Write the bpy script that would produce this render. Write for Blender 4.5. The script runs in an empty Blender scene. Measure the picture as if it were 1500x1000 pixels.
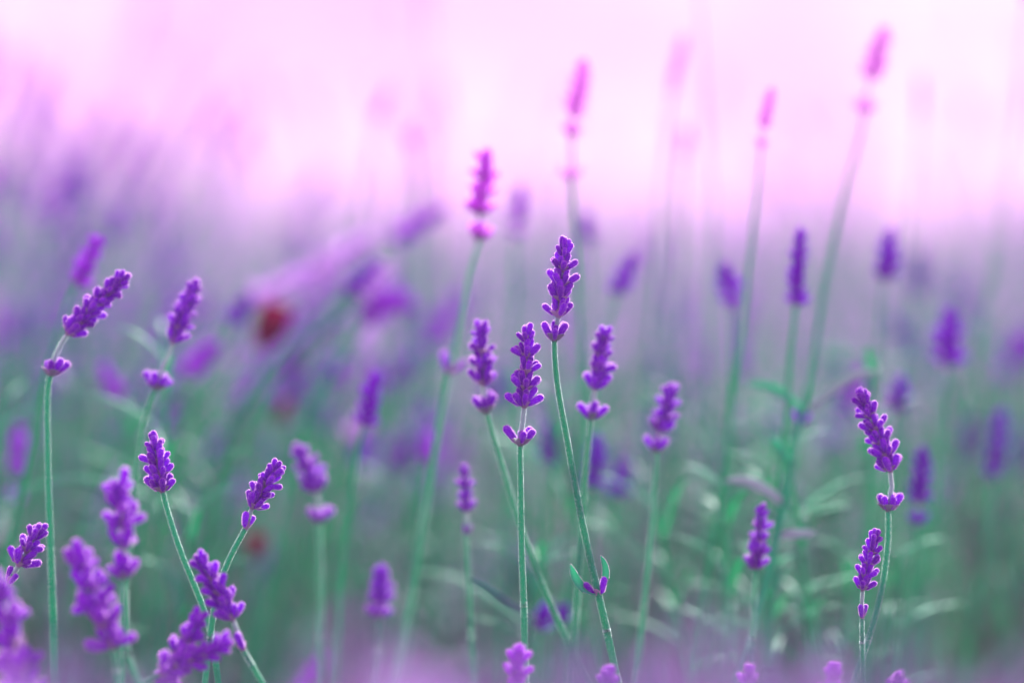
import bpy, math, random
import numpy as np
from mathutils import Vector, Matrix

random.seed(7)
rng = np.random.default_rng(7)
scene = bpy.context.scene
C = scene.collection
R = math.radians

# ------------------------------------------------------------------ camera
CAM_Z = 0.58
PITCH = math.atan(170 / 1500 * 0.36)
FOCUS = 1.04
cam = bpy.data.cameras.new('camera')
cam.lens = 100; cam.sensor_width = 36
cam.clip_start = 0.02; cam.clip_end = 3000
cam.dof.use_dof = True
cam.dof.focus_distance = FOCUS
cam.dof.aperture_fstop = 2.8
cam_ob = bpy.data.objects.new('camera', cam)
C.objects.link(cam_ob)
cam_ob.location = (0, 0, CAM_Z)
cam_ob.rotation_euler = (R(90) - PITCH, 0, 0)
scene.camera = cam_ob

# ------------------------------------------------------------------ sky
SUN_EL, SUN_AZ = 28.0, 8.0          # low evening sun behind the flowers, a little to the right
world = bpy.data.worlds.new('World')
scene.world = world
world.use_nodes = True
wn, wl = world.node_tree.nodes, world.node_tree.links
wn.clear()
w_out = wn.new('ShaderNodeOutputWorld')
w_bg = wn.new('ShaderNodeBackground')
w_sky = wn.new('ShaderNodeTexSky')
w_sky.sky_type = 'NISHITA'
w_sky.sun_disc = False
w_sky.sun_elevation = R(SUN_EL)
w_sky.sun_rotation = R(SUN_AZ)
w_sky.air_density = 1.0
w_sky.dust_density = 2.0
w_sky.ozone_density = 1.0
# thin rosy evening cloud over the whole sky, softly broken
w_tc = wn.new('ShaderNodeTexCoord')
w_no = wn.new('ShaderNodeTexNoise')
w_no.inputs['Scale'].default_value = 9.0
w_no.inputs['Detail'].default_value = 2.0
w_ramp = wn.new('ShaderNodeValToRGB')
w_ramp.color_ramp.elements[0].position = 0.36
w_ramp.color_ramp.elements[0].color = (8.8, 3.0, 9.2, 1)
w_ramp.color_ramp.elements[1].position = 0.66
w_ramp.color_ramp.elements[1].color = (9.8, 6.2, 9.7, 1)
w_tint = wn.new('ShaderNodeMix'); w_tint.data_type = 'RGBA'; w_tint.blend_type = 'MULTIPLY'
w_tint.inputs[0].default_value = 1.0
w_tint.inputs[7].default_value = (1.0, 0.62, 1.02, 1)
w_mix = wn.new('ShaderNodeMix'); w_mix.data_type = 'RGBA'
w_mix.inputs[0].default_value = 0.86
wl.new(w_tc.outputs['Generated'], w_no.inputs['Vector'])
wl.new(w_no.outputs['Fac'], w_ramp.inputs['Fac'])
wl.new(w_sky.outputs['Color'], w_tint.inputs[6])
wl.new(w_tint.outputs[2], w_mix.inputs[6])
wl.new(w_ramp.outputs['Color'], w_mix.inputs[7])
wl.new(w_mix.outputs[2], w_bg.inputs['Color'])
w_bg.inputs['Strength'].default_value = 0.0535
wl.new(w_bg.outputs['Background'], w_out.inputs['Surface'])

# ------------------------------------------------------------------ sun
sun = bpy.data.lights.new('sun', 'SUN')
sun.energy = 5.0
sun.angle = R(0.5)
sun.color = (1.0, 0.93, 0.95)
sun_ob = bpy.data.objects.new('sun', sun)
C.objects.link(sun_ob)
sd = Vector((math.sin(R(SUN_AZ)) * math.cos(R(SUN_EL)), math.cos(R(SUN_AZ)) * math.cos(R(SUN_EL)), math.sin(R(SUN_EL))))
sun_ob.rotation_euler = sd.to_track_quat('Z', 'Y').to_euler()

scene.view_settings.view_transform = 'Standard'
scene.view_settings.look = 'None'
scene.view_settings.gamma = 1
scene.view_settings.exposure = 1.42
scene.cycles.use_denoising = True
scene.cycles.max_bounces = 8
scene.cycles.transparent_max_bounces = 8
scene.cycles.volume_bounces = 2
scene.cycles.sample_clamp_indirect = 6
scene.cycles.blur_glossy = 1.0

# ------------------------------------------------------------------ materials
def mat(name, col, var=None, rough=0.6, trans=0.25, tcol=None, sheen=0.0, nscale=400, spec=0.25, rnd=0.25, coord='Object'):
    m = bpy.data.materials.new(name); m.use_nodes = True
    n, l = m.node_tree.nodes, m.node_tree.links
    n.clear()
    out = n.new('ShaderNodeOutputMaterial')
    p = n.new('ShaderNodeBsdfPrincipled')
    p.inputs['Roughness'].default_value = rough
    p.inputs['Specular IOR Level'].default_value = spec
    p.inputs['Sheen Weight'].default_value = sheen
    p.inputs['Sheen Roughness'].default_value = 0.35
    p.inputs['Sheen Tint'].default_value = (1.0, 0.85, 1.0, 1)
    tc = n.new('ShaderNodeTexCoord')
    no = n.new('ShaderNodeTexNoise'); no.inputs['Scale'].default_value = nscale; no.inputs['Detail'].default_value = 4
    mx = n.new('ShaderNodeMix'); mx.data_type = 'RGBA'
    mx.inputs[6].default_value = (*col, 1); mx.inputs[7].default_value = (*(var or col), 1)
    l.new(tc.outputs[coord], no.inputs['Vector'])
    mr = n.new('ShaderNodeMapRange'); mr.inputs['From Min'].default_value = 0.35; mr.inputs['From Max'].default_value = 0.65
    l.new(no.outputs['Fac'], mr.inputs['Value']); l.new(mr.outputs['Result'], mx.inputs[0])
    oi = n.new('ShaderNodeObjectInfo')
    hs = n.new('ShaderNodeHueSaturation')
    mv = n.new('ShaderNodeMapRange')
    mv.inputs['To Min'].default_value = 1 - rnd; mv.inputs['To Max'].default_value = 1 + rnd
    l.new(oi.outputs['Random'], mv.inputs['Value']); l.new(mv.outputs['Result'], hs.inputs['Value'])
    l.new(mx.outputs[2], hs.inputs['Color']); l.new(hs.outputs['Color'], p.inputs['Base Color'])
    bp = n.new('ShaderNodeBump'); bp.inputs['Strength'].default_value = 0.25; bp.inputs['Distance'].default_value = 0.0003
    l.new(no.outputs['Fac'], bp.inputs['Height']); l.new(bp.outputs['Normal'], p.inputs['Normal'])
    if trans > 0:
        t = n.new('ShaderNodeBsdfTranslucent')
        t.inputs['Color'].default_value = (*(tcol or col), 1)
        ms = n.new('ShaderNodeMixShader'); ms.inputs[0].default_value = trans
        l.new(p.outputs[0], ms.inputs[1]); l.new(t.outputs[0], ms.inputs[2]); l.new(ms.outputs[0], out.inputs['Surface'])
    else:
        l.new(p.outputs[0], out.inputs['Surface'])
    return m

M = {}
M['petal'] = mat('petal_violet', (0.21, 0.0003, 0.56), (0.12, 0.0002, 0.42), trans=0.34, tcol=(0.55, 0.006, 1.0), sheen=0.0, spec=0.12, rough=0.7, rnd=0.42)
M['petal_bright'] = mat('petal_bright_violet', (0.25, 0.001, 0.62), (0.17, 0.0008, 0.50), trans=0.36, tcol=(0.62, 0.01, 1.0), spec=0.12, rough=0.7, rnd=0.15)
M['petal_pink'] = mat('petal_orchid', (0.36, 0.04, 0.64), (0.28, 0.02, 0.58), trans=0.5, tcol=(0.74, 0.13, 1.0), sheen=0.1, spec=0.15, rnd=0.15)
M['petal_rose'] = mat('petal_backlit_violet', (0.62, 0.14, 0.80), (0.55, 0.10, 0.76), trans=0.6, tcol=(0.95, 0.28, 1.0), sheen=0.2, rnd=0.15)  # violet petal with the pink of sunlight shining through put into its colour
M['petal_pale'] = mat('petal_haze_mauve', (0.88, 0.50, 0.92), (0.84, 0.44, 0.90), trans=0.65, tcol=(1.0, 0.62, 1.0), sheen=0.3, spec=0.15, rnd=0.15)  # haze and glare over the tall spikes painted in as a paler petal colour
M['petal_lilac'] = mat('petal_lilac', (0.72, 0.54, 0.90), (0.66, 0.46, 0.88), trans=0.6, tcol=(0.92, 0.74, 1.0), sheen=0.2, rnd=0.2)  # petal colour lightened to imitate haze, mainly over the far rows
M['petal_grey'] = mat('petal_grey_violet', (0.32, 0.36, 0.46), (0.30, 0.32, 0.46), trans=0.35, tcol=(0.40, 0.42, 0.6), rnd=0.2)  # greyish violet for the close foreground spikes
M['petal_blue'] = mat('petal_blue_violet', (0.21, 0.008, 0.60), (0.15, 0.006, 0.52), trans=0.35, tcol=(0.3, 0.03, 0.7), sheen=0.0, spec=0.12, rnd=0.2)
M['bract'] = mat('bract_grey_mauve', (0.36, 0.27, 0.40), (0.25, 0.24, 0.28), trans=0.35, tcol=(0.6, 0.42, 0.6), sheen=0.5, rnd=0.12)
M['bract_green'] = mat('bract_grey_green', (0.17, 0.25, 0.24), (0.22, 0.20, 0.27), trans=0.3, tcol=(0.4, 0.5, 0.45), sheen=0.5, rnd=0.12)
M['stem'] = mat('stem_green', (0.006, 0.33, 0.135), (0.012, 0.40, 0.175), trans=0.3, tcol=(0.03, 0.75, 0.36), sheen=0.05, spec=0.15, nscale=700, rnd=0.15)
M['stem_top'] = mat('stem_pale', (0.28, 0.46, 0.40), (0.24, 0.42, 0.36), trans=0.25, tcol=(0.45, 0.7, 0.6), sheen=0.5, rnd=0.1)
M['leaf'] = mat('leaf_grey_green', (0.05, 0.28, 0.20), (0.09, 0.28, 0.24), trans=0.36, tcol=(0.10, 0.44, 0.34), sheen=0.05, spec=0.1, nscale=60, rnd=0.25)
M['leaf_bright'] = mat('leaf_green', (0.03, 0.40, 0.20), (0.06, 0.44, 0.25), trans=0.42, tcol=(0.03, 0.75, 0.38), sheen=0.05, spec=0.15, nscale=90, rnd=0.15)
M['leaf_dry'] = mat('leaf_dry_mauve', (0.20, 0.31, 0.32), (0.22, 0.29, 0.33), trans=0.28, tcol=(0.28, 0.42, 0.42), sheen=0.3, nscale=60, rnd=0.2)
M['wood'] = mat('woody_twig', (0.13, 0.10, 0.10), (0.20, 0.16, 0.16), trans=0, nscale=150, rough=0.9, rnd=0.2)
M['hair'] = mat('plant_down', (0.80, 0.66, 0.82), (0.80, 0.66, 0.82), trans=0.6, tcol=(0.95, 0.80, 0.95), rnd=0.0)
M['hair_stem'] = mat('stem_down', (0.25, 0.65, 0.45), (0.25, 0.65, 0.45), trans=0.75, tcol=(0.80, 1.0, 0.92), rnd=0.0)
M['hair_violet'] = mat('calyx_down', (0.42, 0.08, 0.65), (0.42, 0.08, 0.65), trans=0.75, tcol=(0.95, 0.55, 1.0), rnd=0.0)
M['red'] = mat('petal_crimson', (0.20, 0.0, 0.045), (0.10, 0.0, 0.02), trans=0.15, tcol=(0.3, 0.0, 0.06), spec=0.05, nscale=80, rnd=0.1)
M['soil'] = mat('soil', (0.26, 0.21, 0.24), (0.34, 0.29, 0.32), trans=0, nscale=14, rough=0.95, rnd=0.0)

# ------------------------------------------------------------------ helpers
def link(name, data, parent=None, mw=None):
    o = bpy.data.objects.new(name, data); C.objects.link(o)
    if parent: o.parent = parent
    if mw is not None: o.matrix_basis = mw
    return o

def tag(o, label, cat, group=None, kind=None):
    if label: o['label'] = label
    if cat: o['category'] = cat
    if group: o['group'] = group
    if kind: o['kind'] = kind
    return o

class MB:
    """collects vertex blocks, then becomes one mesh"""
    def __init__(s): s.v = []; s.f = []; s.m = []; s.n = 0
    def add(s, verts, faces, mi=0):
        verts = np.asarray(verts, float)
        s.v.append(verts)
        s.f.extend([tuple(i + s.n for i in f) for f in faces])
        s.m.extend([mi] * len(faces)); s.n += len(verts)
    def mesh(s, name, mats, smooth=True):
        me = bpy.data.meshes.new(name)
        v = np.concatenate(s.v) if s.v else np.zeros((0, 3))
        me.from_pydata(v.tolist(), [], s.f)
        for m in mats: me.materials.append(m)
        me.polygons.foreach_set('material_index', s.m)
        if smooth: me.polygons.foreach_set('use_smooth', [True] * len(s.f))
        me.update()
        return me

def fast_mesh(name, verts, loops, sizes, mats, mi=None, smooth=True):
    me = bpy.data.meshes.new(name)
    me.vertices.add(len(verts)); me.vertices.foreach_set('co', np.asarray(verts, np.float32).ravel())
    me.loops.add(len(loops)); me.loops.foreach_set('vertex_index', np.asarray(loops, np.int32))
    me.polygons.add(len(sizes))
    me.polygons.foreach_set('loop_start', np.concatenate([[0], np.cumsum(sizes)[:-1]]).astype(np.int32))
    for m in mats: me.materials.append(m)
    if mi is not None: me.polygons.foreach_set('material_index', np.asarray(mi, np.int32))
    if smooth: me.polygons.foreach_set('use_smooth', [True] * len(sizes))
    me.update(calc_edges=True); me.validate()
    return me

def at(px, py, D):
    """photo pixel + depth along the view axis -> world point"""
    x = (px - 750) / 1500 * 0.36 * D
    u = -(py - 500) / 1500 * 0.36 * D
    c, s = math.cos(PITCH), math.sin(PITCH)
    return Vector((x, D * c + u * s, CAM_Z - D * s + u * c))

def frame_from_z(z, twist=0.0):
    z = Vector(z).normalized()
    a = Vector((0, 1, 0)) if abs(z.y) < 0.9 else Vector((1, 0, 0))
    x = a.cross(z).normalized(); y = z.cross(x)
    m = Matrix((x, y, z)).transposed()
    return m @ Matrix.Rotation(twist, 3, 'Z')

def M4(loc, m3, s=1.0):
    m = m3.to_4x4() @ Matrix.Diagonal((s, s, s, 1))
    m.translation = loc
    return m

def catmull(pts, step):
    P = [pts[0] * 2 - pts[1]] + list(pts) + [pts[-1] * 2 - pts[-2]]
    out = []
    for i in range(1, len(P) - 2):
        a, b, c, d = P[i - 1:i + 3]
        n = max(2, int((c - b).length / step))
        for k in range(n):
            t = k / n
            out.append(0.5 * ((2 * b) + (c - a) * t + (2 * a - 5 * b + 4 * c - d) * t * t + (3 * b - a - 3 * c + d) * t ** 3))
    out.append(pts[-1].copy())
    return out

def hairs_on(P, N, length, width):
    """one thin triangle per root point, leaning at random about the normal"""
    n = len(P)
    rd = rng.normal(size=(n, 3)) * 0.22
    d = N + rd; d /= np.linalg.norm(d, axis=1)[:, None]
    t = np.cross(d, rng.normal(size=(n, 3))); t /= np.linalg.norm(t, axis=1)[:, None] + 1e-9
    L = length * rng.uniform(0.6, 1.25, n)[:, None]
    V = np.empty((n, 3, 3))
    V[:, 0] = P - t * width / 2 - N * 1e-5; V[:, 1] = P + t * width / 2 - N * 1e-5; V[:, 2] = P + d * L
    return V.reshape(-1, 3)

# ------------------------------------------------------------------ lavender pieces (metres)
MM = 0.001
BUD_PROF = [(0.0, 0.45), (0.14, 0.80), (0.36, 0.95), (0.62, 1.07), (0.82, 1.07), (0.93, 0.82), (0.985, 0.43)]
def bud_geo(mb, M44=None, segs=12, L=5.6, prof=BUD_PROF, bend=0.0, mi=0, ribs=0.05):
    V, F = [], []
    for (z, r) in prof:
        for k in range(segs):
            a = 2 * math.pi * k / segs
            rr = r * (1 + (ribs if k % 2 else -ribs) * min(1, z * 3))
            V.append((rr * math.cos(a) * MM + bend * z * z * MM, rr * math.sin(a) * MM, z * L * MM))
    nr = len(prof)
    V.append((bend * MM, 0, L * MM)); V.append((0, 0, -0.1 * MM))
    for i in range(nr - 1):
        for k in range(segs):
            k2 = (k + 1) % segs
            F.append((i * segs + k, i * segs + k2, (i + 1) * segs + k2, (i + 1) * segs + k))
    for k in range(segs):
        F.append(((nr - 1) * segs + k, (nr - 1) * segs + (k + 1) % segs, nr * segs))
        F.append(((k + 1) % segs, k, nr * segs + 1))
    if M44 is not None: V = [tuple(M44 @ Vector(v)) for v in V]
    mb.add(V, F, mi)

def bud_hair(mb, L=5.6, n=620, hl=0.42, mi=1, bend=0.0):
    z = rng.uniform(0.05, 1.0, n)
    zs = [p[0] for p in BUD_PROF] + [1.0]; rs = [p[1] for p in BUD_PROF] + [0.05]
    r = np.interp(z, zs, rs); a = rng.uniform(0, 2 * math.pi, n)
    P = np.stack([r * np.cos(a) + bend * z * z, r * np.sin(a), z * L], 1) * MM
    up = np.clip((z - 0.7) / 0.3, 0, 1) ** 2 * 1.5
    N = np.stack([np.cos(a), np.sin(a), up + 0.25], 1); N /= np.linalg.norm(N, axis=1)[:, None]
    V = hairs_on(P, N, hl * MM, 0.085 * MM)
    mb.add(V, [(3 * i, 3 * i + 1, 3 * i + 2) for i in range(n)], mi)

BUD_MESH = {}
def bud_mesh(key, v):
    k = (key, v)
    if k not in BUD_MESH:
        mb = MB(); b = (-0.35, 0.0, 0.3)[v]
        bud_geo(mb, bend=b); bud_hair(mb, bend=b)
        BUD_MESH[k] = mb.mesh('bud', [M[key], M['hair_violet']])
    return BUD_MESH[k]

def bract_geo(mb, ang, tilt, L, W, mi, r0=0.8):
    """ovate papery scale, cupped, pointing up and out"""
    V, F = [], []
    nu, nv = 6, 4
    for i in range(nu + 1):
        t = i / nu
        w = W * (math.sin(math.pi * min(1, t * 0.92 + 0.08)) ** 0.8) * (1 - 0.35 * t) if t < 1 else 0.02
        for j in range(nv + 1):
            s = j / nv * 2 - 1
            y = s * w / 2
            cup = 0.28 * (s * s) * w
            rr = r0 + t * L * math.sin(tilt) * (1 - 0.25 * t) - cup * math.cos(tilt)
            z = t * L * math.cos(tilt) + cup * math.sin(tilt) - 0.4
            V.append(((rr * math.cos(ang) - y * math.sin(ang)) * MM, (rr * math.sin(ang) + y * math.cos(ang)) * MM, z * MM))
    for i in range(nu):
        for j in range(nv):
            a = i * (nv + 1) + j
            F.append((a, a + 1, a + nv + 2, a + nv + 1))
    mb.add(V, F, mi)
    # down along the rim
    Vn = np.array(V).reshape(nu + 1, nv + 1, 3)
    rim = []
    for j in (0, nv):
        for i in range(nu):
            for q in range(14): rim.append(Vn[i, j] + (Vn[i + 1, j] - Vn[i, j]) * q / 14)
    rim = np.array(rim)
    N = rim.copy(); N[:, 2] = 0.3 * np.abs(N[:, 2]) + 0.5e-3; N /= np.linalg.norm(N, axis=1)[:, None]
    H = hairs_on(rim, N, 0.35 * MM, 0.07 * MM)
    mb.add(H, [(3 * i, 3 * i + 1, 3 * i + 2) for i in range(len(rim))], mi + 1)

def core_geo(mb, h, r, mi):
    V, F = [], []
    prof = [(-1.2, 0.55), (-0.5, 1.0), (0.2, r), (h * 0.6, r * 0.8), (h, 0.5)]
    for z, q in prof:
        for k in range(8):
            V.append((q * math.cos(k * math.pi / 4) * MM, q * math.sin(k * math.pi / 4) * MM, z * MM))
    for i in range(len(prof) - 1):
        for k in range(8):
            F.append((i * 8 + k, i * 8 + (k + 1) % 8, (i + 1) * 8 + (k + 1) % 8, (i + 1) * 8 + k))
    mb.add(V, F, mi)

WHORL_BASE = {}
def whorl_base(kind, bk):
    """papery bracts round a short core, the seat of a ring of buds"""
    k = (kind, bk)
    if k not in WHORL_BASE:
        mb = MB()
        if kind == 'cup':
            core_geo(mb, 2.0, 1.4, 0)
            for q in range(4): bract_geo(mb, q * math.pi / 2 + 0.4, R(54), 4.3, 4.6, 0, 1.5)
        elif kind == 'mid':
            core_geo(mb, 3.5, 1.5, 0)
            for q in range(4): bract_geo(mb, q * math.pi / 2 + 0.2, R(60), 3.6, 3.6, 0, 1.25)
        else:
            core_geo(mb, 3.0, 1.1, 0)
            for q in range(3): bract_geo(mb, q * 2.1, R(35), 3.0, 2.2, 0, 0.6)
        WHORL_BASE[k] = mb.mesh('whorl', [M[bk], M['hair']])
    return WHORL_BASE[k]

def bud_layout(kind, rnd, rag=0.0):
    """(matrix, scale) of each bud in one whorl"""
    out = []
    if kind == 'cup': rings = [(6, 35, 1.3, 0.3, 1.2), (2, 12, 0.5, 0.6, 1.0)]
    elif kind == 'mid': rings = [(6, 46, 1.3, 0.2, 1.12), (4, 22, 0.9, 1.6, 1.05)]
    elif kind == 'pair': rings = [(2, 26, 1.1, 0.0, 1.15)]
    else: rings = [(5, 34, 0.9, -0.6, 1.1), (4, 12, 0.6, 1.2, 1.15)]
    for n, tilt, r0, z0, sc in rings:
        ph = rnd.uniform(0, 6.28) if kind != 'pair' else 0.0
        for k in range(n):
            if kind in ('mid', 'cup') and n > 4 and rnd.random() < 0.10: continue
            a = ph + 2 * math.pi * k / n + rnd.uniform(-0.16, 0.16)
            t = R(tilt + rnd.uniform(-13, 13) + rag * rnd.uniform(-15, 40))
            m3 = Matrix.Rotation(a, 3, 'Z') @ Matrix.Rotation(t, 3, 'Y') @ Matrix.Rotation(rnd.uniform(-0.2, 0.2), 3, 'Z')
            loc = Vector((r0 * math.cos(a), r0 * math.sin(a), z0 + rnd.uniform(-0.3, 0.3))) * MM
            out.append(M4(loc, m3, sc * rnd.uniform(0.76, 1.1) * (1 + rag * rnd.uniform(-0.2, 0.45))))
    return out

WHORL_JOINED = {}
def whorl_joined(kind, pk, bk, v):
    k = (kind, pk, bk, v)
    if k not in WHORL_JOINED:
        rnd = random.Random(hash((kind, v)) % 9999 if False else v * 31 + len(kind))
        mb = MB()
        if kind != 'pair':
            core_geo(mb, 3.2, 1.4, 1)
            for q in range(4): bract_geo(mb, q * math.pi / 2, R(46), 3.8, 3.6, 1, 0.8)
            mb.m = [1 if x >= 1 else x for x in mb.m]
        for m in bud_layout(kind, rnd): bud_geo(mb, m, segs=8, ribs=0.0, prof=BUD_PROF[::2])
        WHORL_JOINED[k] = mb.mesh('whorl', [M[pk], M[bk]])
    return WHORL_JOINED[k]

def tube_arrays(P, rad, segs=8, square=0.1):
    n = len(P)
    P = np.array([tuple(p) for p in P])
    T = np.gradient(P, axis=0); T /= np.linalg.norm(T, axis=1)[:, None]
    ref = np.array([0.0, 1.0, 0.0])
    X = np.cross(ref, T); X /= np.linalg.norm(X, axis=1)[:, None]; Y = np.cross(T, X)
    a = np.arange(segs) * 2 * math.pi / segs
    rr = 1 + square * np.where(np.arange(segs) % 2 == 0, 1, -1) if segs == 8 else np.ones(segs)
    V = P[:, None] + (X[:, None] * np.cos(a)[None, :, None] + Y[:, None] * np.sin(a)[None, :, None]) * (np.asarray(rad)[:, None, None] * rr[None, :, None])
    F = []
    for i in range(n - 1):
        for k in range(segs):
            k2 = (k + 1) % segs
            F.append((i * segs + k, i * segs + k2, (i + 1) * segs + k2, (i + 1) * segs + k))
    return V.reshape(-1, 3), F, P, X, Y

def stem_mesh(pts, base, r_top, r_low, head_i, hair=False, key='stem'):
    """pts run from tip to ground"""
    n = len(pts)
    rad = [(0.45 + 0.55 * min(1, i / max(1, head_i))) * r_top if i < head_i else r_top + (r_low - r_top) * min(1, (i - head_i) / 25) for i in range(n)]
    V, F, P, X, Y = tube_arrays([p - base for p in pts], rad)
    mb = MB()
    top = [f for q, f in enumerate(F) if q // 8 < head_i - 1]; low = [f for q, f in enumerate(F) if q // 8 >= head_i - 1]
    mb.add(V, top, 1); mb.add(np.zeros((0, 3)), [], 0)
    mb.f.extend(low); mb.m.extend([0] * len(low))
    if hair:
        seg = [i for i in range(n - 1) if P[i][2] + base.z > 0.37]
        per = 520
        i = np.repeat(np.array(seg), per); t = rng.uniform(0, 1, len(i)); a = rng.uniform(0, 2 * math.pi, len(i))
        c = P[i] + (P[i + 1] - P[i]) * t[:, None]
        N = X[i] * np.cos(a)[:, None] + Y[i] * np.sin(a)[:, None]
        H = hairs_on(c + N * (np.array(rad)[i] * 0.97)[:, None], N, 0.46 * MM, 0.06 * MM)
        mb.add(H, [(3 * q, 3 * q + 1, 3 * q + 2) for q in range(len(i))], 2)
    return mb.mesh('stem', [M[key], M['stem_top'], M['hair_stem']])

def leaf_geo(pts, width, up, thick=0.35 * MM):
    """narrow blade along a polyline, folded a little at the midrib"""
    n = len(pts)
    V, F = [], []
    for i, p in enumerate(pts):
        t = i / (n - 1)
        tan = (pts[min(i + 1, n - 1)] - pts[max(i - 1, 0)]).normalized()
        side = tan.cross(up).normalized(); nor = side.cross(tan)
        w = width / 2 * (math.sin(math.pi * (0.12 + 0.86 * t)) ** 0.6)
        if i == n - 1: w = width * 0.04
        for s, dz in ((-1, 0.25 * w), (0, 0), (1, 0.25 * w)):
            V.append(p + side * (s * w) + nor * dz)
        for s, dz in ((1, 0.25 * w), (0, 0), (-1, 0.25 * w)):
            V.append(p + side * (s * w) + nor * (dz - thick))
    for i in range(n - 1):
        for k in range(6):
            k2 = (k + 1) % 6
            F.append((i * 6 + k, i * 6 + k2, (i + 1) * 6 + k2, (i + 1) * 6 + k))
    F.append(tuple(range(5, -1, -1))); F.append(tuple((n - 1) * 6 + k for k in range(6)))
    return [tuple(v) for v in V], F

WTOP = (0, 1, 2)
def blur_px(D): return abs(143 * (D - FOCUS) / D)

def lavender(label, tip, bot, n, D, low=(), path=(), pk='petal', bk='bract', w=1.0, group=None, leaves=(), pairs=(), seed=None, lean=0.0, name='lavender_flower', lowkind='cup', stemkey='stem', rscale=1.0, sp=None, rag=0.0):
    """one flower stem: tip/bot = ends of the dense spike, low = loose whorls under it, path = stem below, all as photo pixels at depth D"""
    rnd = random.Random(seed if seed is not None else int(tip[0] * 7 + tip[1] * 13))
    detailed = blur_px(D) < 17
    pix = [tip, bot] + sorted(list(low) + list(path), key=lambda q: q[1] if abs(tip[1] - bot[1]) > 5 else q[1])
    def dep(q): return D + lean * (q[1] - tip[1]) / 1000
    P = [at(x, y, dep((x, y))) for x, y in pix]
    # down to the soil: carry on along the last direction, straightening
    last = P[-1]; d = (P[-1] - P[-2]).normalized()
    if d.z > -0.25: d = (d + Vector((0, 0, -0.7))).normalized()
    h = last.z
    q1 = last + d * (0.35 * h); q1.z = max(q1.z, h * 0.3)
    base = Vector((q1.x + d.x * 0.15 * h, q1.y + 0.02, 0.0))
    if h > 0.02: P += [q1, base]
    else: P[-1].z = 0.0; base = P[-1].copy()
    pts = catmull(P, 0.004 if detailed else 0.008)
    cum = [0.0]
    for a, b in zip(pts, pts[1:]): cum.append(cum[-1] + (b - a).length)
    def near(q):
        return min(range(len(pts)), key=lambda i: (pts[i] - q).length)
    def ax(i):
        a, b = pts[max(0, i - 1)], pts[min(len(pts) - 1, i + 1)]
        return (a - b).normalized()
    hi = near(P[1])
    if low: hi_st = near(at(*low[-1], dep(low[-1])))
    else: hi_st = hi
    root = link('%s' % name, None, None, Matrix.Translation(base))
    root.empty_display_size = 0.02
    tag(root, label, 'lavender', group)
    link('stem', stem_mesh(pts, base, 0.85 * MM * rscale, 1.25 * MM * rscale, hi_st, hair=detailed, key=stemkey), root)
    # whorls of the dense spike
    Lh = (P[1] - P[0]).length
    body = max(0.004, Lh - 0.0052 * w)
    n = max(2, 1 + round(body / ((sp or (0.0056 if detailed else 0.0050)) * w)))
    def put(loc, axis, kind, sc):
        m = M4(loc - base, frame_from_z(axis, rnd.uniform(0, 6.28)), sc)
        if detailed:
            wh = link('whorl', whorl_base(kind, bk if kind != 'cup' else ('bract_green' if bk == 'bract' else bk)), root, m) if kind != 'pair' else link('whorl', whorl_base('top', bk), root, m)
            for bm in bud_layout(kind, rnd, rag): link('bud', bud_mesh(pk, rnd.randrange(3)), wh, bm)
        else:
            link('whorl', whorl_joined(kind, pk, bk, rnd.randrange(3)), root, m)
    for k in range(n):
        f = k / max(1, n - 1) if n > 1 else 0
        dist = Lh - body * f * (1.0 if n > 1 else 0)
        i = max(q for q in range(len(cum) - 1) if cum[q] <= dist)
        loc = pts[i].lerp(pts[i + 1], (dist - cum[i]) / (cum[i + 1] - cum[i]))
        sc = w * 1.06 * (1.0 - 0.20 * f)
        put(loc, ax(i), 'top' if k == n - 1 and n > 1 else 'mid', sc)
    for q in low:
        i = near(at(q[0], q[1], dep(q))); put(pts[i], ax(i), lowkind, w * 1.02)
    for q in pairs:
        i = near(at(q[0], q[1], D + lean * (q[1] - tip[1]) / 1000))
        m = M4(pts[i] - base, frame_from_z(ax(i), 0.0), w * 1.1)
        if detailed:
            wh = link('whorl', whorl_base('top', bk), root, m)
            for bm in bud_layout('pair', rnd): link('bud', bud_mesh('petal', 1), wh, bm)
        else: link('whorl', whorl_joined('pair', 'petal', bk, 0), root, m)
    for lf in leaves:
        lp, lw, key = lf[:3]
        ldd = lf[3] if len(lf) > 3 else 0.0
        q = [at(x, y, dep(lp[0]) + ldd * i / max(1, len(lp) - 1)) for i, (x, y) in enumerate(lp)]
        q = catmull(q, 0.003)
        V, F = leaf_geo([v - base for v in q], lw * MM, Vector((0.1, -0.75, 0.65)))
        mb = MB(); mb.add(V, F, 0)
        if detailed:
            Vn = np.array(V).reshape(-1, 6, 3)
            E = np.concatenate([Vn[:, 0], Vn[:, 2]]); NN = np.concatenate([Vn[:, 0] - Vn[:, 1], Vn[:, 2] - Vn[:, 1]])
            E = np.repeat(E, 30, 0); NN = np.repeat(NN, 30, 0); NN /= np.linalg.norm(NN, axis=1)[:, None] + 1e-9
            nx = np.concatenate([np.roll(Vn[:, 0], -1, 0), np.roll(Vn[:, 2], -1, 0)]); nx[len(Vn) - 1] = Vn[-1, 0]; nx[-1] = Vn[-1, 2]
            E = E + (np.repeat(nx, 30, 0) - E) * rng.uniform(0, 1, (len(E), 1))
            mb.add(hairs_on(E, NN, 0.3 * MM, 0.07 * MM), [(3 * z, 3 * z + 1, 3 * z + 2) for z in range(len(E))], 1)
        link('leaf', mb.mesh('leaf', [M[key], M['hair']]), root)
    return root

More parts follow.
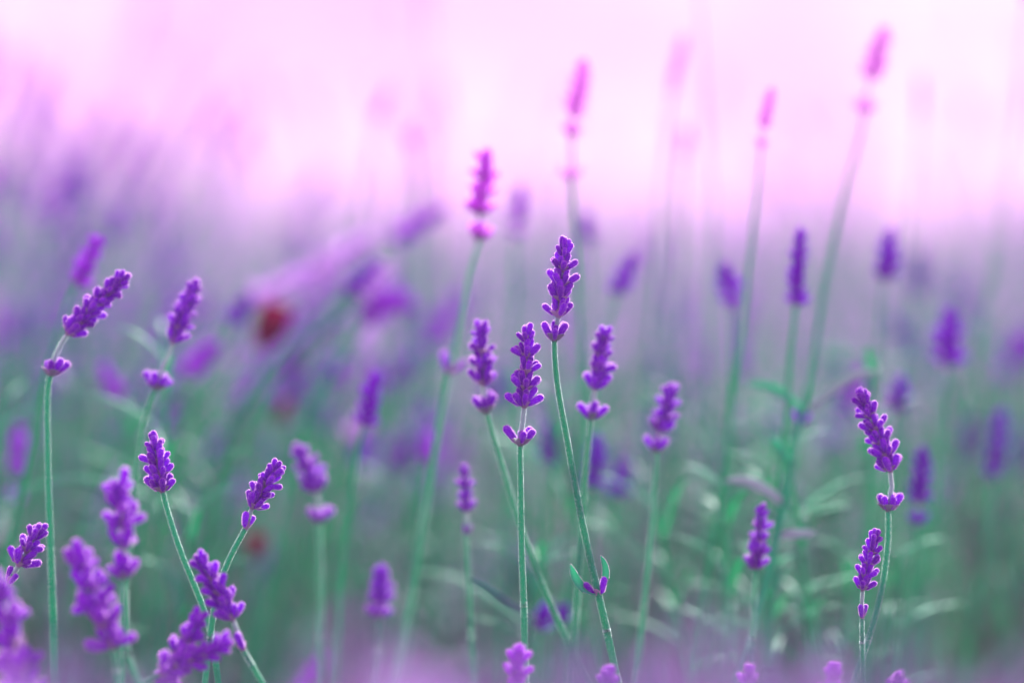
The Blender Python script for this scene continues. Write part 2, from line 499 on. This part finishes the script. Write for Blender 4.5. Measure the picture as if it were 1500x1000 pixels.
# ------------------------------------------------------------------ ground
def ground():
    xs = np.concatenate([-np.geomspace(1500, 3, 24), np.linspace(-2.5, 2.5, 40), np.geomspace(3, 1500, 24)])
    ys = np.concatenate([-np.geomspace(200, 3, 10), np.linspace(-2.5, 8, 70), np.geomspace(8.5, 2500, 30)])
    X, Y = np.meshgrid(xs, ys)
    Z = 0.012 * np.sin(X * 3.1 + Y * 1.3) + 0.01 * np.sin(X * 7.3 - Y * 5.1) + 0.008 * np.sin(Y * 9.7 + X * 2.2) - 0.02
    V = np.stack([X, Y, Z], -1).reshape(-1, 3)
    nx, ny = len(xs), len(ys)
    F = [(j * nx + i, j * nx + i + 1, (j + 1) * nx + i + 1, (j + 1) * nx + i) for j in range(ny - 1) for i in range(nx - 1)]
    mb = MB(); mb.add(V, F)
    tag(link('ground', mb.mesh('ground', [M['soil']])), 'bare soil of the lavender field', 'ground', kind='structure')
ground()

# ------------------------------------------------------------------ lavender bushes
def batch(template_v, template_f, mats4):
    """many transformed copies of one small template as flat arrays"""
    tv = np.asarray(template_v); n = len(mats4)
    A = np.asarray(mats4)
    V = np.einsum('nij,kj->nki', A[:, :3, :3], tv) + A[:, None, :3, 3]
    nv = len(tv)
    loops = np.concatenate([np.asarray(f) for f in template_f])
    L = (loops[None, :] + (np.arange(n) * nv)[:, None]).ravel()
    S = np.tile([len(f) for f in template_f], n)
    return V.reshape(-1, 3), L, S

LEAF_T = None
def leaf_template():
    pts = [Vector((0, 0, 0)), Vector((0.008, 0, 0.010)), Vector((0.018, 0, 0.024)), Vector((0.026, 0, 0.036))]
    V, F = leaf_geo(pts, 4.0 * MM, Vector((0.7, 0, -0.7)))
    return np.array(V), F

def rotz(a):
    c, s = math.cos(a), math.sin(a)
    return np.array([[c, -s, 0], [s, c, 0], [0, 0, 1.0]])

def bush_meshes(seed, n_shoot, rad, height, n_spike, spike_h, lw=(0.62, 0.14, 0.24), pk='petal_pink', hvar=0.0):
    rn = random.Random(seed)
    lv, lf = leaf_template()
    matsL = {'leaf': [], 'leaf_bright': [], 'leaf_dry': []}
    shoots = MB()
    for s in range(n_shoot):
        a = rn.uniform(0, 6.283); r = rad * math.sqrt(rn.random())
        hgt = height * (1 - 0.45 * (r / rad) ** 2) * rn.uniform(0.7, 1.08)
        b = np.array([0.35 * r * math.cos(a), 0.35 * r * math.sin(a), 0.0])
        tp = np.array([r * math.cos(a) + rn.uniform(-.03, .03), r * math.sin(a) + rn.uniform(-.03, .03), hgt])
        mid = b * 0.4 + tp * 0.6; mid[2] = hgt * 0.45
        ts = np.linspace(0, 1, 7)
        P = [(1 - t) ** 2 * b + 2 * t * (1 - t) * mid + t * t * tp for t in ts]
        V, F, *_ = tube_arrays(P, np.linspace(1.6, 0.7, 7) * MM, segs=5)
        shoots.add(V, F, 0)
        key = rn.choices(('leaf', 'leaf_bright', 'leaf_dry'), lw)[0]
        for q in range(11):
            t = 0.35 + 0.65 * q / 10
            p = (1 - t) ** 2 * b + 2 * t * (1 - t) * mid + t * t * tp
            for z in range(2):
                Rm = rotz(q * 1.57 + z * math.pi + rn.uniform(-.4, .4)) * rn.uniform(0.75, 1.25)
                tl = rn.uniform(-0.5, 0.35)
                c_, s_ = math.cos(tl), math.sin(tl)
                Rm = Rm @ np.array([[c_, 0, -s_], [0, 1, 0], [s_, 0, c_]])
                m = np.eye(4); m[:3, :3] = Rm; m[:3, 3] = p
                matsL[key].append(m)
    Vs, Ls, Ss, Ms = [], [], [], []
    off = 0
    for mi, key in enumerate(matsL):
        if not matsL[key]: continue
        V, L, S = batch(lv, lf, matsL[key])
        Vs.append(V); Ls.append(L + off); Ss.append(S); Ms.append(np.full(len(S), mi)); off += len(V)
    fol = fast_mesh('foliage', np.concatenate(Vs), np.concatenate(Ls), np.concatenate(Ss), [M[k] for k in matsL], np.concatenate(Ms))
    twig = shoots.mesh('twigs', [M['wood']])
    # flower spikes standing above
    mbs = MB(); bt = MB(); bud_geo(bt, segs=5, ribs=0, prof=[(0, .5), (.4, 1.15), (.85, 1.1)])
    tv, tf = bt.v[0], bt.f
    mats_b = []
    for s in range(n_spike):
        a = rn.uniform(0, 6.283); r = rad * math.sqrt(rn.random()) * 1.1
        top = np.array([r * math.cos(a) * 1.25, r * math.sin(a) * 1.25, spike_h * rn.uniform(0.72, 1.08) * (1 + hvar * rn.random() ** 2.5)])
        b = np.array([0.4 * r * math.cos(a), 0.4 * r * math.sin(a), 0.0])
        mid = b * 0.6 + top * 0.4; mid[2] = top[2] * 0.6
        ts = np.linspace(0, 1, 9)
        P = [(1 - t) ** 2 * b + 2 * t * (1 - t) * mid + t * t * top for t in ts]
        V, F, *_ = tube_arrays(P, np.full(9, 1.1) * MM, segs=5); mbs.add(V, F, 0)
        axis = Vector(tuple(P[-1] - P[-2])).normalized(); fr = frame_from_z(axis)
        nw = rn.randint(5, 8)
        for k in range(nw):
            c = Vector(tuple(P[-1])) - axis * (0.0058 * k + (0.01 if k == nw - 1 else 0))
            for z in range(7):
                aa = z * 0.9 + k * 0.5; tl = R(rn.uniform(25, 52)) if k else R(15)
                m3 = fr @ Matrix.Rotation(aa, 3, 'Z') @ Matrix.Rotation(tl, 3, 'Y')
                m = np.eye(4); m[:3, :3] = np.array(m3) * 1.15; m[:3, 3] = c + m3 @ Vector((0, 0, .0006))
                mats_b.append(m)
    st = mbs.mesh('flower_stalks', [M['stem']])
    V, L, S = batch(tv, tf, mats_b)
    sp = fast_mesh('flower_heads', V, L, S, [M[pk]])
    return fol, twig, st, sp

BUSH = {}
def bush(kind, x, y, rz, s, label, group=None):
    fol, twig, st, sp = BUSH[kind]
    root = link('lavender_bush', None, None, Matrix.Translation((x, y, -0.015)) @ Matrix.Rotation(rz, 4, 'Z') @ Matrix.Diagonal((s[0], s[0], s[1], 1)))
    root.empty_display_size = 0.1
    tag(root, label, 'bush', group)
    for nm, me in (('foliage', fol), ('twigs', twig), ('flower_stalks', st), ('flower_heads', sp)):
        o = link(nm, me, root); o['kind'] = 'stuff'
    return root

BUSH['leafy'] = bush_meshes(11, 230, 0.32, 0.50, 14, 0.56)
BUSH['flowering'] = bush_meshes(12, 130, 0.34, 0.40, 90, 0.58)
BUSH['green'] = bush_meshes(14, 240, 0.32, 0.50, 8, 0.54, (0.45, 0.5, 0.05), 'petal_blue')
BUSH['grey'] = bush_meshes(15, 210, 0.32, 0.48, 14, 0.55, (0.55, 0.05, 0.4))
BUSH['far'] = bush_meshes(16, 50, 0.36, 0.28, 120, 0.54, (0.5, 0.05, 0.45), 'petal_lilac', 0.7)  # flower heads take the haze-lightened petal colour
BUSH['low'] = bush_meshes(13, 150, 0.30, 0.33, 10, 0.36)

near_bushes = [
    ('green', 0.36, 1.62, 0.3, (1.0, 1.02), 'dense grey-green lavender bush behind the arching leaves'),
    ('grey', 0.02, 1.78, 2.1, (1.0, 0.98), 'blurred leafy bush behind the two central flower spikes'),
    ('green', 0.60, 1.75, 4.0, (1.0, 1.0), 'dark leafy bush behind the tall bent flower stem'),
    ('flowering', -0.42, 1.72, 1.0, (0.95, 0.95), 'purple flowering bush around the crimson flowers'),
    ('leafy', -0.30, 1.58, 5.1, (0.9, 0.93), 'leafy lavender bush below the crimson flowers'),
    ('flowering', -0.62, 2.2, 3.3, (1.1, 1.16), 'tall purple bush rising behind the paired left stems'),
    ('green', -0.56, 1.50, 0.7, (.9, 0.95), 'dark green bush behind the tall stem with the nodding spike'),
    ('low', 0.0, 1.12, 0.0, (1.0, 1.0), 'low bush at the foot of the sharp central stems'),
    ('low', 0.33, 1.16, 1.9, (1.0, 1.0), 'low bush at the foot of the bent stem'),
    ('low', -0.35, 1.14, 4.2, (1.0, 1.0), 'low bush at the foot of the crossing stems'),
]
for b in near_bushes: bush(*b)

# rows of bushes running back over the field
rr = random.Random(5)
y = 2.55; row = 0
while y < 26:
    half = 0.2 * y + 0.5
    stp = 0.55 if y < 6 else (0.75 if y < 12 else 1.2)
    x = -half + rr.uniform(0, stp)
    while x < half:
        k = stp / 0.62
        bush('far', x, y + rr.uniform(-.1, .1), rr.uniform(0, 6.28), (k * rr.uniform(.85, 1.05), rr.uniform(0.90, 1.08) * (1.06 if x < -0.10 * y else 0.84)),
             *(('blurred lilac bush in the first rows behind the flowers', 'bushes in the first rows') if y < 5 else ('hazy lilac bush in the middle rows of the field', 'bushes in the middle rows') if y < 12 else
               ('faint tiny bush in the last rows under the sky', 'bushes in the last rows')))
        x += stp * rr.uniform(.85, 1.15)
    y += 0.62 + 0.07 * y; row += 1

# ------------------------------------------------------------------ the flower stems that can be told apart
L_ = lavender
# in focus
L_('sharp tallest central spike with a cup whorl, long curved stem with two leaves', (827, 352), (818, 462), 5, 1.04, low=[(812, 497)],
   path=[(816, 560), (830, 640), (852, 760), (872, 850), (888, 920), (902, 985)], pairs=[(877, 866)],
   leaves=[([(876, 868), (855, 862), (842, 845), (836, 826)], 3.6, 'leaf_bright'), ([(880, 862), (887, 845), (886, 828), (880, 813)], 2.6, 'leaf_bright', 0.006)], rscale=1.0)
L_('sharp upright spike on a straight stem in front of the tallest central spike', (772, 477), (768, 594), 6, 1.035, low=[(762, 650)],
   path=[(763, 720), (764, 800), (767, 880), (769, 960)])
L_('soft spike with a separate cup, beside the straight central stem', (704, 474), (708, 562), 4, 1.10, low=[(713, 603)],
   path=[(735, 680), (762, 770), (800, 870), (850, 980)])
L_('soft spike leaning over the curved central stem, two buds below it', (888, 480), (872, 568), 4, 1.10, low=[(866, 612)],
   path=[(858, 690), (852, 780), (845, 880), (838, 980)])
L_('sharp dark plump spike atop a slanting stem in front of a blurred stem', (226, 636), (238, 718), 4, 1.04,
   path=[(262, 800), (296, 885), (312, 940), (320, 1000)], low=[], w=1.0)
L_('sharp slanting spike with one bud pair close below, crossing another stem', (410, 678), (370, 742), 4, 1.035, low=[(360, 772)],
   path=[(335, 820), (318, 870), (308, 930), (300, 1000)], w=0.95, lowkind='pair')
L_('plump spike drooping left on a stem with a small bud tuft', (288, 812), (340, 905), 5, 1.0, low=[(356, 950)],
   path=[(370, 975), (388, 1005)], w=1.0, lowkind='pair')
L_('small spike tilted right with paired buds next to a tall bare stem', (60, 770), (28, 826), 3, 1.03, low=[(14, 852)],
   path=[(0, 880), (-25, 930), (-40, 1000)], w=0.95, lowkind='pair')
L_('tall stem with a nodding plump spike and a loose bud ring below', (186, 402), (100, 488), 5, 1.075, low=[(74, 548)],
   path=[(69, 600), (70, 680), (74, 800), (81, 1000)], rscale=1.1)
L_('blurred spike with a pink tip behind the nodding plump spike', (148, 346), (112, 415), 3, 1.20,
   path=[(96, 450), (66, 550), (45, 660), (22, 760), (0, 850)], pk='petal_pink')
L_('soft spike bent right with a small bud cluster lower on its stem', (288, 410), (254, 500), 4, 1.11, low=[(228, 568)],
   path=[(213, 610), (200, 690), (194, 760), (184, 860), (178, 1000)])
L_('blurred spike leaning left with a round bud ring under it', (436, 652), (464, 718), 3, 1.17, low=[(467, 764)],
   path=[(469, 830), (470, 920), (470, 1000)])
L_('soft spike on a pale green stem with a bud knot below', (984, 564), (967, 632), 3, 1.13, low=[(962, 660)],
   path=[(960, 700), (955, 770), (945, 870), (934, 980)], w=.9)
L_('soft narrow spike ending straight on its stem in front of leaves', (1117, 740), (1107, 832), 4, 1.11, path=[(1105, 870), (1102, 930), (1098, 1000)], w=.82)
L_('tall leaning spike on a strongly bent stem with a bud cup', (1260, 572), (1304, 688), 6, 1.06, low=[(1301, 746)],
   path=[(1301, 790), (1292, 860), (1274, 930), (1248, 1005)], w=.98)
L_('small spike touching the bent stem, with two greyish buds below', (1284, 777), (1264, 862), 4, 1.04, low=[(1263, 903)],
   path=[(1263, 940), (1265, 1005)], w=.8, lowkind='pair', rscale=.8)
# a little behind
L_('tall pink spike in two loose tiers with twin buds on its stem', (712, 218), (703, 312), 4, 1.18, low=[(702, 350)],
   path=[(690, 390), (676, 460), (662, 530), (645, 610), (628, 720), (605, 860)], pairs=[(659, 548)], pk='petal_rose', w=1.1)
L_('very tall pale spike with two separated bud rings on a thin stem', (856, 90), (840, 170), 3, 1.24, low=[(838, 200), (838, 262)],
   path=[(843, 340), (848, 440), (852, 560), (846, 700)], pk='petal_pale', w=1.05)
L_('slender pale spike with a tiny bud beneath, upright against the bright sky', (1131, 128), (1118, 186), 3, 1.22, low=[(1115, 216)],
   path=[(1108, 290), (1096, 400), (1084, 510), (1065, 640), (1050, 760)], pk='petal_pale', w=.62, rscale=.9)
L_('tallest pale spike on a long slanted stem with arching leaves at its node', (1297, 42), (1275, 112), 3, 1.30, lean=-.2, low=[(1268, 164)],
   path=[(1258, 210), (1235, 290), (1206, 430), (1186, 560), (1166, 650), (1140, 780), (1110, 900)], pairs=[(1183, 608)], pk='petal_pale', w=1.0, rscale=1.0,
   leaves=[([(1180, 606), (1160, 588), (1130, 568), (1092, 562)], 5.0, 'leaf_bright'), ([(1188, 600), (1215, 575), (1250, 552), (1288, 544)], 5.0, 'stem_top'),
           ([(1160, 680), (1140, 655), (1128, 640)], 5.0, 'leaf_bright'),
           ([(1148, 738), (1118, 716), (1090, 704), (1060, 704)], 5.5, 'stem_top'), ([(1140, 788), (1158, 782), (1178, 782), (1196, 778)], 4.5, 'stem_top')])
L_('dark narrow spike with a forked tip in front of the hazy rows', (1173, 336), (1166, 446), 5, 1.19, path=[(1160, 500), (1152, 600), (1140, 760)], w=.8, pk='petal_bright')
L_('blurred wedge spike beside the long slanted stem', (1304, 338), (1296, 408), 3, 1.3, path=[(1290, 480), (1282, 600), (1275, 760)], w=1.1, pk='petal_bright')
L_('small blurred spike with a bud dot, near the slender pale spike', (1060, 384), (1068, 428), 3, 1.27, low=[(1071, 448)], path=[(1072, 520), (1068, 640), (1060, 800)], w=.95, pk='petal_bright')
L_('blurred spike tilted right, behind the tallest central spike', (928, 374), (902, 430), 4, 1.3, path=[(888, 480), (870, 580), (850, 740)], w=.9, pk='petal_bright')
L_('blurred upright spike between the two tall pink spikes', (764, 272), (758, 326), 3, 1.38, low=[(756, 348)], path=[(754, 420), (750, 560), (745, 740)], pk='petal_pink', w=.85)
L_('short blurred spike behind the very tall pale stem', (857, 312), (861, 354), 3, 1.42, path=[(864, 440), (866, 600), (860, 780)], w=.85, pk='petal_bright')
L_('blurred leaning spike with a bright tip above slanting stems', (552, 548), (534, 622), 4, 1.2, path=[(524, 660), (512, 740), (500, 840), (494, 960)], pk='petal_bright')
L_('narrow soft spike with one bud below, left of the straight central stem', (681, 683), (683, 748), 4, 1.14, low=[(684, 782)], path=[(686, 840), (690, 920), (694, 1000)], w=.72, lowkind='pair',
   leaves=[([(686, 846), (715, 862), (745, 884), (788, 908)], 3.6, 'leaf')])
L_('dim rounded spike low behind the twin-bud stem', (626, 634), (624, 674), 2, 1.3, path=[(618, 740), (606, 860)], pk='petal_pink')
L_('dim spike between the straight and the curved central stems', (805, 622), (802, 680), 3, 1.3, path=[(800, 760), (796, 880)], pk='petal_blue')
L_('dark blurred spike touching the curved central stem', (876, 636), (868, 714), 4, 1.24, path=[(862, 780), (850, 900)], pk='petal_blue', w=.9)
L_('dim tilted spike right of the curved central stem', (916, 674), (906, 726), 3, 1.3, path=[(898, 800), (885, 920)], pk='petal_blue', w=.95)
L_('fat dark blurred spike against the pale rows beyond the bent stem', (1391, 456), (1388, 534), 3, 1.32, path=[(1380, 620), (1366, 760)], w=1.25, pk='petal_bright')
L_('dim spike just behind the bent stem tip', (1320, 548), (1314, 602), 3, 1.28, path=[(1306, 680), (1292, 820)], w=.95, pk='petal_blue')
L_('blurred spike with a separate bud ring behind the bent stem', (1352, 658), (1346, 736), 4, 1.22, low=[(1343, 768)], path=[(1338, 830), (1318, 960)], pk='petal_blue', w=.95)
L_('dark blurred spike among dim blue ones over dark foliage', (1468, 602), (1458, 682), 4, 1.34, low=[(1454, 700)], path=[(1446, 780), (1420, 940)], pk='petal_blue')
L_('dim bluish spike beside the dark blurred spike', (1416, 612), (1418, 668), 3, 1.62, path=[(1416, 760), (1412, 900)], pk='petal_blue', w=1.2)
L_('dim bluish spike in front of the field edge', (1494, 488), (1496, 528), 3, 1.55, path=[(1490, 620), (1480, 800)], pk='petal_blue', w=1.1)
L_('dim bluish spike with its stem out past the dark one', (1498, 625), (1496, 690), 3, 1.6, path=[(1492, 780), (1486, 900)], pk='petal_blue', w=1.2)
L_('bright purple blurred spike low among green stems', (558, 830), (556, 884), 3, 1.18, low=[(554, 904)], path=[(552, 950), (550, 1010)], w=.95)
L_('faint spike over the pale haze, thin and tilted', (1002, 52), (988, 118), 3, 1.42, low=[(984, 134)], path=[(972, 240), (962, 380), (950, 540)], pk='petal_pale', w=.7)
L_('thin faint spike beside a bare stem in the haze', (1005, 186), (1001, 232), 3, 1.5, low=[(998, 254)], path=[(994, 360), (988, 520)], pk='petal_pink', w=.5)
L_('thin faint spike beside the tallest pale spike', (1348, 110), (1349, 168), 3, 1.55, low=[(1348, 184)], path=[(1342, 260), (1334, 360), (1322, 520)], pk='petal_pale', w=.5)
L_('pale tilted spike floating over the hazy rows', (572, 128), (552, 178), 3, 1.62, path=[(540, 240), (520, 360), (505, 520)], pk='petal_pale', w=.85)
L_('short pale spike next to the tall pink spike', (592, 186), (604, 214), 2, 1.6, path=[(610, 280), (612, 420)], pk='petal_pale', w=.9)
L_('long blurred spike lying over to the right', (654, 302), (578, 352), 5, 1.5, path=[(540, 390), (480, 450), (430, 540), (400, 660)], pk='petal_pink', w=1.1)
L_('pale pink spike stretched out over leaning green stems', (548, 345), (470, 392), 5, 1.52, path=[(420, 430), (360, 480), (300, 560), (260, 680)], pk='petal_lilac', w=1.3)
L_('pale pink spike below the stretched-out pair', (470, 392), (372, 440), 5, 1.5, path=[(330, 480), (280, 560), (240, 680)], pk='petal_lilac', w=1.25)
L_('blurred spike lying flat, shadowed underneath', (608, 448), (540, 440), 4, 1.46, path=[(500, 470), (440, 540), (380, 640), (350, 760)], pk='petal_pink', w=1.35)
L_('bent spike drooping beside the left bush', (150, 535), (176, 582), 3, 1.36, path=[(190, 640), (200, 760)], pk='petal_pink', w=1.0)
L_('blurred purple spike under the crimson flower', (428, 530), (442, 590), 3, 1.46, path=[(440, 660), (425, 800)], w=1.0, pk='petal_bright')
L_('blurred spike tip pointing out of leaning stems', (492, 466), (462, 494), 2, 1.5, path=[(420, 530), (360, 600), (310, 720)], pk='petal_pink', w=1.1)
L_('round blurred spike over grey leaves', (500, 525), (488, 560), 2, 1.5, path=[(470, 640), (450, 800)], pk='petal_pink', w=1.1)
L_('small soft bud spike low behind the straight central stem', (828, 885), (820, 915), 2, 1.2, path=[(815, 960), (812, 1010)], w=.7)
L_('short blurred spike crossing behind the straight central stem', (804, 886), (786, 920), 2, 1.22, path=[(778, 960), (772, 1010)], w=1.0)
# stalks whose flowers stand above the picture
L_('tall thin stalk passing behind the slender pale spike', (1018, -130), (1021, -60), 3, 1.40, path=[(1032, 120), (1042, 240), (1046, 340), (1040, 520)], pk='petal_pale', w=.8, rscale=.7)
L_('tall thin stalk curving past the fat dark spike', (1512, -60), (1506, 0), 3, 1.42, path=[(1476, 250), (1456, 390), (1432, 500), (1404, 640)], pk='petal_pale', w=.6, rscale=.7)
# in front of the focus
L_('loose blurred spike of separate bud rings before the left stem', (174, 702), (180, 770), 2, 0.96, low=[(182, 800), (178, 845)], path=[(183, 900), (188, 960), (208, 1010)], w=.95, sp=.0070, rag=1.0, pk='petal_bright')
L_('bulky blurred violet spike drooping beside a forked node', (118, 808), (165, 945), 5, 0.955, path=[(172, 985), (178, 1040)], w=1.15, sp=.0062, rag=1.0, pk='petal_bright')
L_('big blurred violet spike under the small tilted one', (-4, 850), (40, 1010), 7, 0.93, path=[(46, 1060)], w=1.2, sp=.0062, rag=.8, pk='petal_bright')
L_('blurred foreground spike crossing another below the drooping one', (296, 896), (236, 1004), 6, 0.985, path=[(220, 1040)], w=1.0, pk='petal_bright')
L_('blurred foreground spike lying across its neighbour', (336, 938), (236, 985), 6, 0.975, path=[(200, 1010), (180, 1050)], w=1.0, pk='petal_bright')
L_('blurred spike tip overlapping the straight central stem', (760, 944), (754, 1030), 5, 0.985, path=[(752, 1080)], w=1.05, pk='petal_pink')
fore = 'spike tips along the bottom edge'
for (tx, ty, D) in ((892, 978, .98), (1098, 976, .985), (1222, 968, .98), (1314, 984, .98)):
    L_('blurred pink-violet spike tip poking up at the foot of the stems', (tx, ty), (tx - 6, ty + 80), 5, D, path=[(tx - 8, ty + 140)], w=1.05, pk='petal_pink', group=fore)

# ------------------------------------------------------------------ look-alikes filling the depth
def scatter(n, label, group, dr, xr, zr, pks, seed, whor=(3, 5), tiltx=0.12):
    rn = random.Random(seed)
    for k in range(n):
        D = rn.uniform(*dr); px = rn.uniform(*xr); py = rn.uniform(*zr)
        tl = rn.gauss(0, tiltx)
        hl = rn.uniform(70, 110) / D
        bx, by = px - hl * math.sin(tl), py + hl * math.cos(tl)
        s2 = tl * 0.5
        L_(label, (px, py), (bx, by), rn.randint(*whor), D, path=[(bx - 150 * math.sin(s2), by + 150), (bx - 260 * math.sin(s2), by + 300)],
           pk=rn.choice(pks), w=rn.uniform(.8, 1.1), group=group, seed=seed * 1000 + k)
scatter(44, 'very blurred lavender spike standing in the bushes behind', 'spikes in the bushes behind', (1.5, 2.3), (-20, 1520), (330, 640), ('petal', 'petal_pink', 'petal_blue'), 3)
scatter(28, 'very blurred purple spike crowding the tall left bush', 'spikes in the tall left bush', (1.6, 2.4), (-40, 300), (230, 480), ('petal_pink', 'petal'), 4)
scatter(72, 'veil-like out of focus spike close in the foreground', 'close foreground spikes', (.40, .72), (-60, 1560), (940, 1110), ('petal_grey', 'petal_lilac', 'petal_grey'), 6)

rn = random.Random(77)
for k in range(16):
    tx, ty = rn.uniform(300, 620), rn.uniform(380, 640); sl = rn.uniform(.5, 1.1)
    L_('blurred spike on a stem leaning over from the left bush', (tx, ty), (tx - 45 * sl, ty + 45), 3, rn.uniform(1.32, 1.6), pk=rn.choice(('petal_lilac', 'petal_pink', 'petal')), w=rn.uniform(.8, 1.15),
       path=[(tx - 130 * sl, ty + 130), (tx - 200 * sl, ty + 240), (tx - 230 * sl, ty + 360)], group='leaning stems in the left bush', seed=900 + k, rscale=1.2)

def leafy_shoot(tx, ty, D, npair, ll, key, rn, where):
    c = at(tx, ty, D); base = Vector((c.x + rn.uniform(-.05, .05), c.y + rn.uniform(0, .06), 0))
    mid = c.lerp(base, .5) + Vector((rn.uniform(-.02, .02), 0, 0))
    pts = catmull([c, mid, base], 0.015)
    root = tag(link('leafy_shoot', None, None, Matrix.Translation(base)), ('bright green' if key == 'leaf_bright' else 'grey-green') + ' blurred leafy shoot ' + where, 'shoot', ('bright green' if key == 'leaf_bright' else 'grey-green') + ' leafy shoots ' + where)
    V, F, *_ = tube_arrays([p - base for p in pts], np.full(len(pts), 1.0 * MM), segs=6)
    mb = MB(); mb.add(V, F); link('stem', mb.mesh('stem', [M['stem']]), root)
    for q in range(npair):
        i = min(len(pts) - 2, int(q * 1.0) + 0)
        a = q * 1.57 + rn.uniform(-.4, .4)
        for z in (0, math.pi):
            d = Vector((math.cos(a + z), math.sin(a + z), 0)); L = ll * rn.uniform(.7, 1.2) * (0.6 if q == 0 else 1)
            up = rn.uniform(.35, 1.0); p = pts[i] - base
            q4 = [p, p + d * L * .3 + Vector((0, 0, L * .35 * up)), p + d * L * .65 + Vector((0, 0, L * .62 * up)), p + d * L + Vector((0, 0, L * .7 * up))]
            V, F = leaf_geo(catmull(q4, 0.004), rn.uniform(2.2, 3.4) * MM, Vector((d.x * -.5, d.y * -.5, .85)))
            mb = MB(); mb.add(V, F); link('leaf', mb.mesh('leaf', [M[key]]), root)
rn = random.Random(21)
for k in range(58):
    if k < 36: tx, ty = rn.uniform(880, 1360), rn.uniform(480, 860)
    elif k < 48: tx, ty = rn.uniform(540, 900), rn.uniform(560, 860)
    else: tx, ty = rn.uniform(-20, 440), rn.uniform(470, 800)
    leafy_shoot(tx, ty, (rn.uniform(1.19, 1.28) if k % 4 == 0 else rn.uniform(1.4, 1.7)), rn.randint(3, 6), rn.uniform(.028, .05), 'leaf_bright' if k % 4 == 0 else rn.choice(('leaf', 'leaf_bright', 'leaf')), rn,
                'around the bent stem and the arching leaves' if k < 36 else ('around the sharp central stems' if k < 48 else 'below the crimson flowers'))

# ------------------------------------------------------------------ crimson flowers in the left bush
def red_flower(label, px, py, D, size, tilt):
    c = at(px, py, D); base = Vector((c.x - 0.03, c.y + 0.02, 0))
    root = tag(link('red_flower', None, None, Matrix.Translation(base)), label, 'flower')
    pts = catmull([c, c * 0.5 + base * 0.5 + Vector((0.012, 0, 0)), base], 0.02)
    V, F, *_ = tube_arrays([p - base for p in pts], np.full(len(pts), 1.0 * MM), segs=6)
    mb = MB(); mb.add(V, F); link('stem', mb.mesh('stem', [M['stem']]), root)
    for k in range(5):
        a = k * 1.257 + 0.3
        m = Matrix.Translation(c - base) @ Matrix.Rotation(tilt, 4, 'Y') @ Matrix.Rotation(a, 4, 'Z') @ Matrix.Rotation(R(9), 4, 'Y')
        V, F = [], []
        for i in range(6):
            t = i / 5; w = size * 0.26 * math.sin(math.pi * (0.1 + 0.78 * t)) ** 0.7
            for j in range(5):
                s = j / 2 - 1
                V.append(m @ Vector((0.002 + 0.12 * size * math.sin(t * 2.6) - 0.25 * w * s * s, s * w, t * size)))
        for i in range(5):
            for j in range(4): q = i * 5 + j; F.append((q, q + 1, q + 6, q + 5))
        mb = MB(); mb.add([tuple(v) for v in V], F); link('petal', mb.mesh('petal', [M['red']]), root)
red_flower('blurred crimson flower leaning right above the green stems', 382, 508, 1.42, 0.024, R(25))
red_flower('small dark crimson flower lower in the left bush', 410, 616, 1.5, 0.014, R(10))
red_flower('dim crimson flower beside the slanting sharp spike', 370, 815, 1.42, 0.013, R(15))

# ------------------------------------------------------------------ evening haze
HAZE = 0.015
if HAZE > 0:
    hm = bpy.data.materials.new('haze'); hm.use_nodes = True
    hn = hm.node_tree.nodes; hn.clear()
    ho = hn.new('ShaderNodeOutputMaterial'); hv = hn.new('ShaderNodeVolumePrincipled')
    hv.inputs['Color'].default_value = (0.95, 0.70, 0.98, 1)
    hv.inputs['Density'].default_value = HAZE
    hv.inputs['Anisotropy'].default_value = 0.1
    hm.node_tree.links.new(hv.outputs[0], ho.inputs['Volume'])
    mb = MB()
    x0, x1, y0, y1, z0, z1 = -40, 40, -3, 60, -1.05, 1.35
    mb.add([(x0, y0, z0), (x1, y0, z0), (x1, y1, z0), (x0, y1, z0), (x0, y0, z1), (x1, y0, z1), (x1, y1, z1), (x0, y1, z1)],
           [(3, 2, 1, 0), (4, 5, 6, 7), (0, 1, 5, 4), (1, 2, 6, 5), (2, 3, 7, 6), (3, 0, 4, 7)])
    hz = link('haze', mb.mesh('haze', [hm], smooth=False))
    tag(hz, 'thin rosy evening haze over the field', 'haze', kind='stuff')
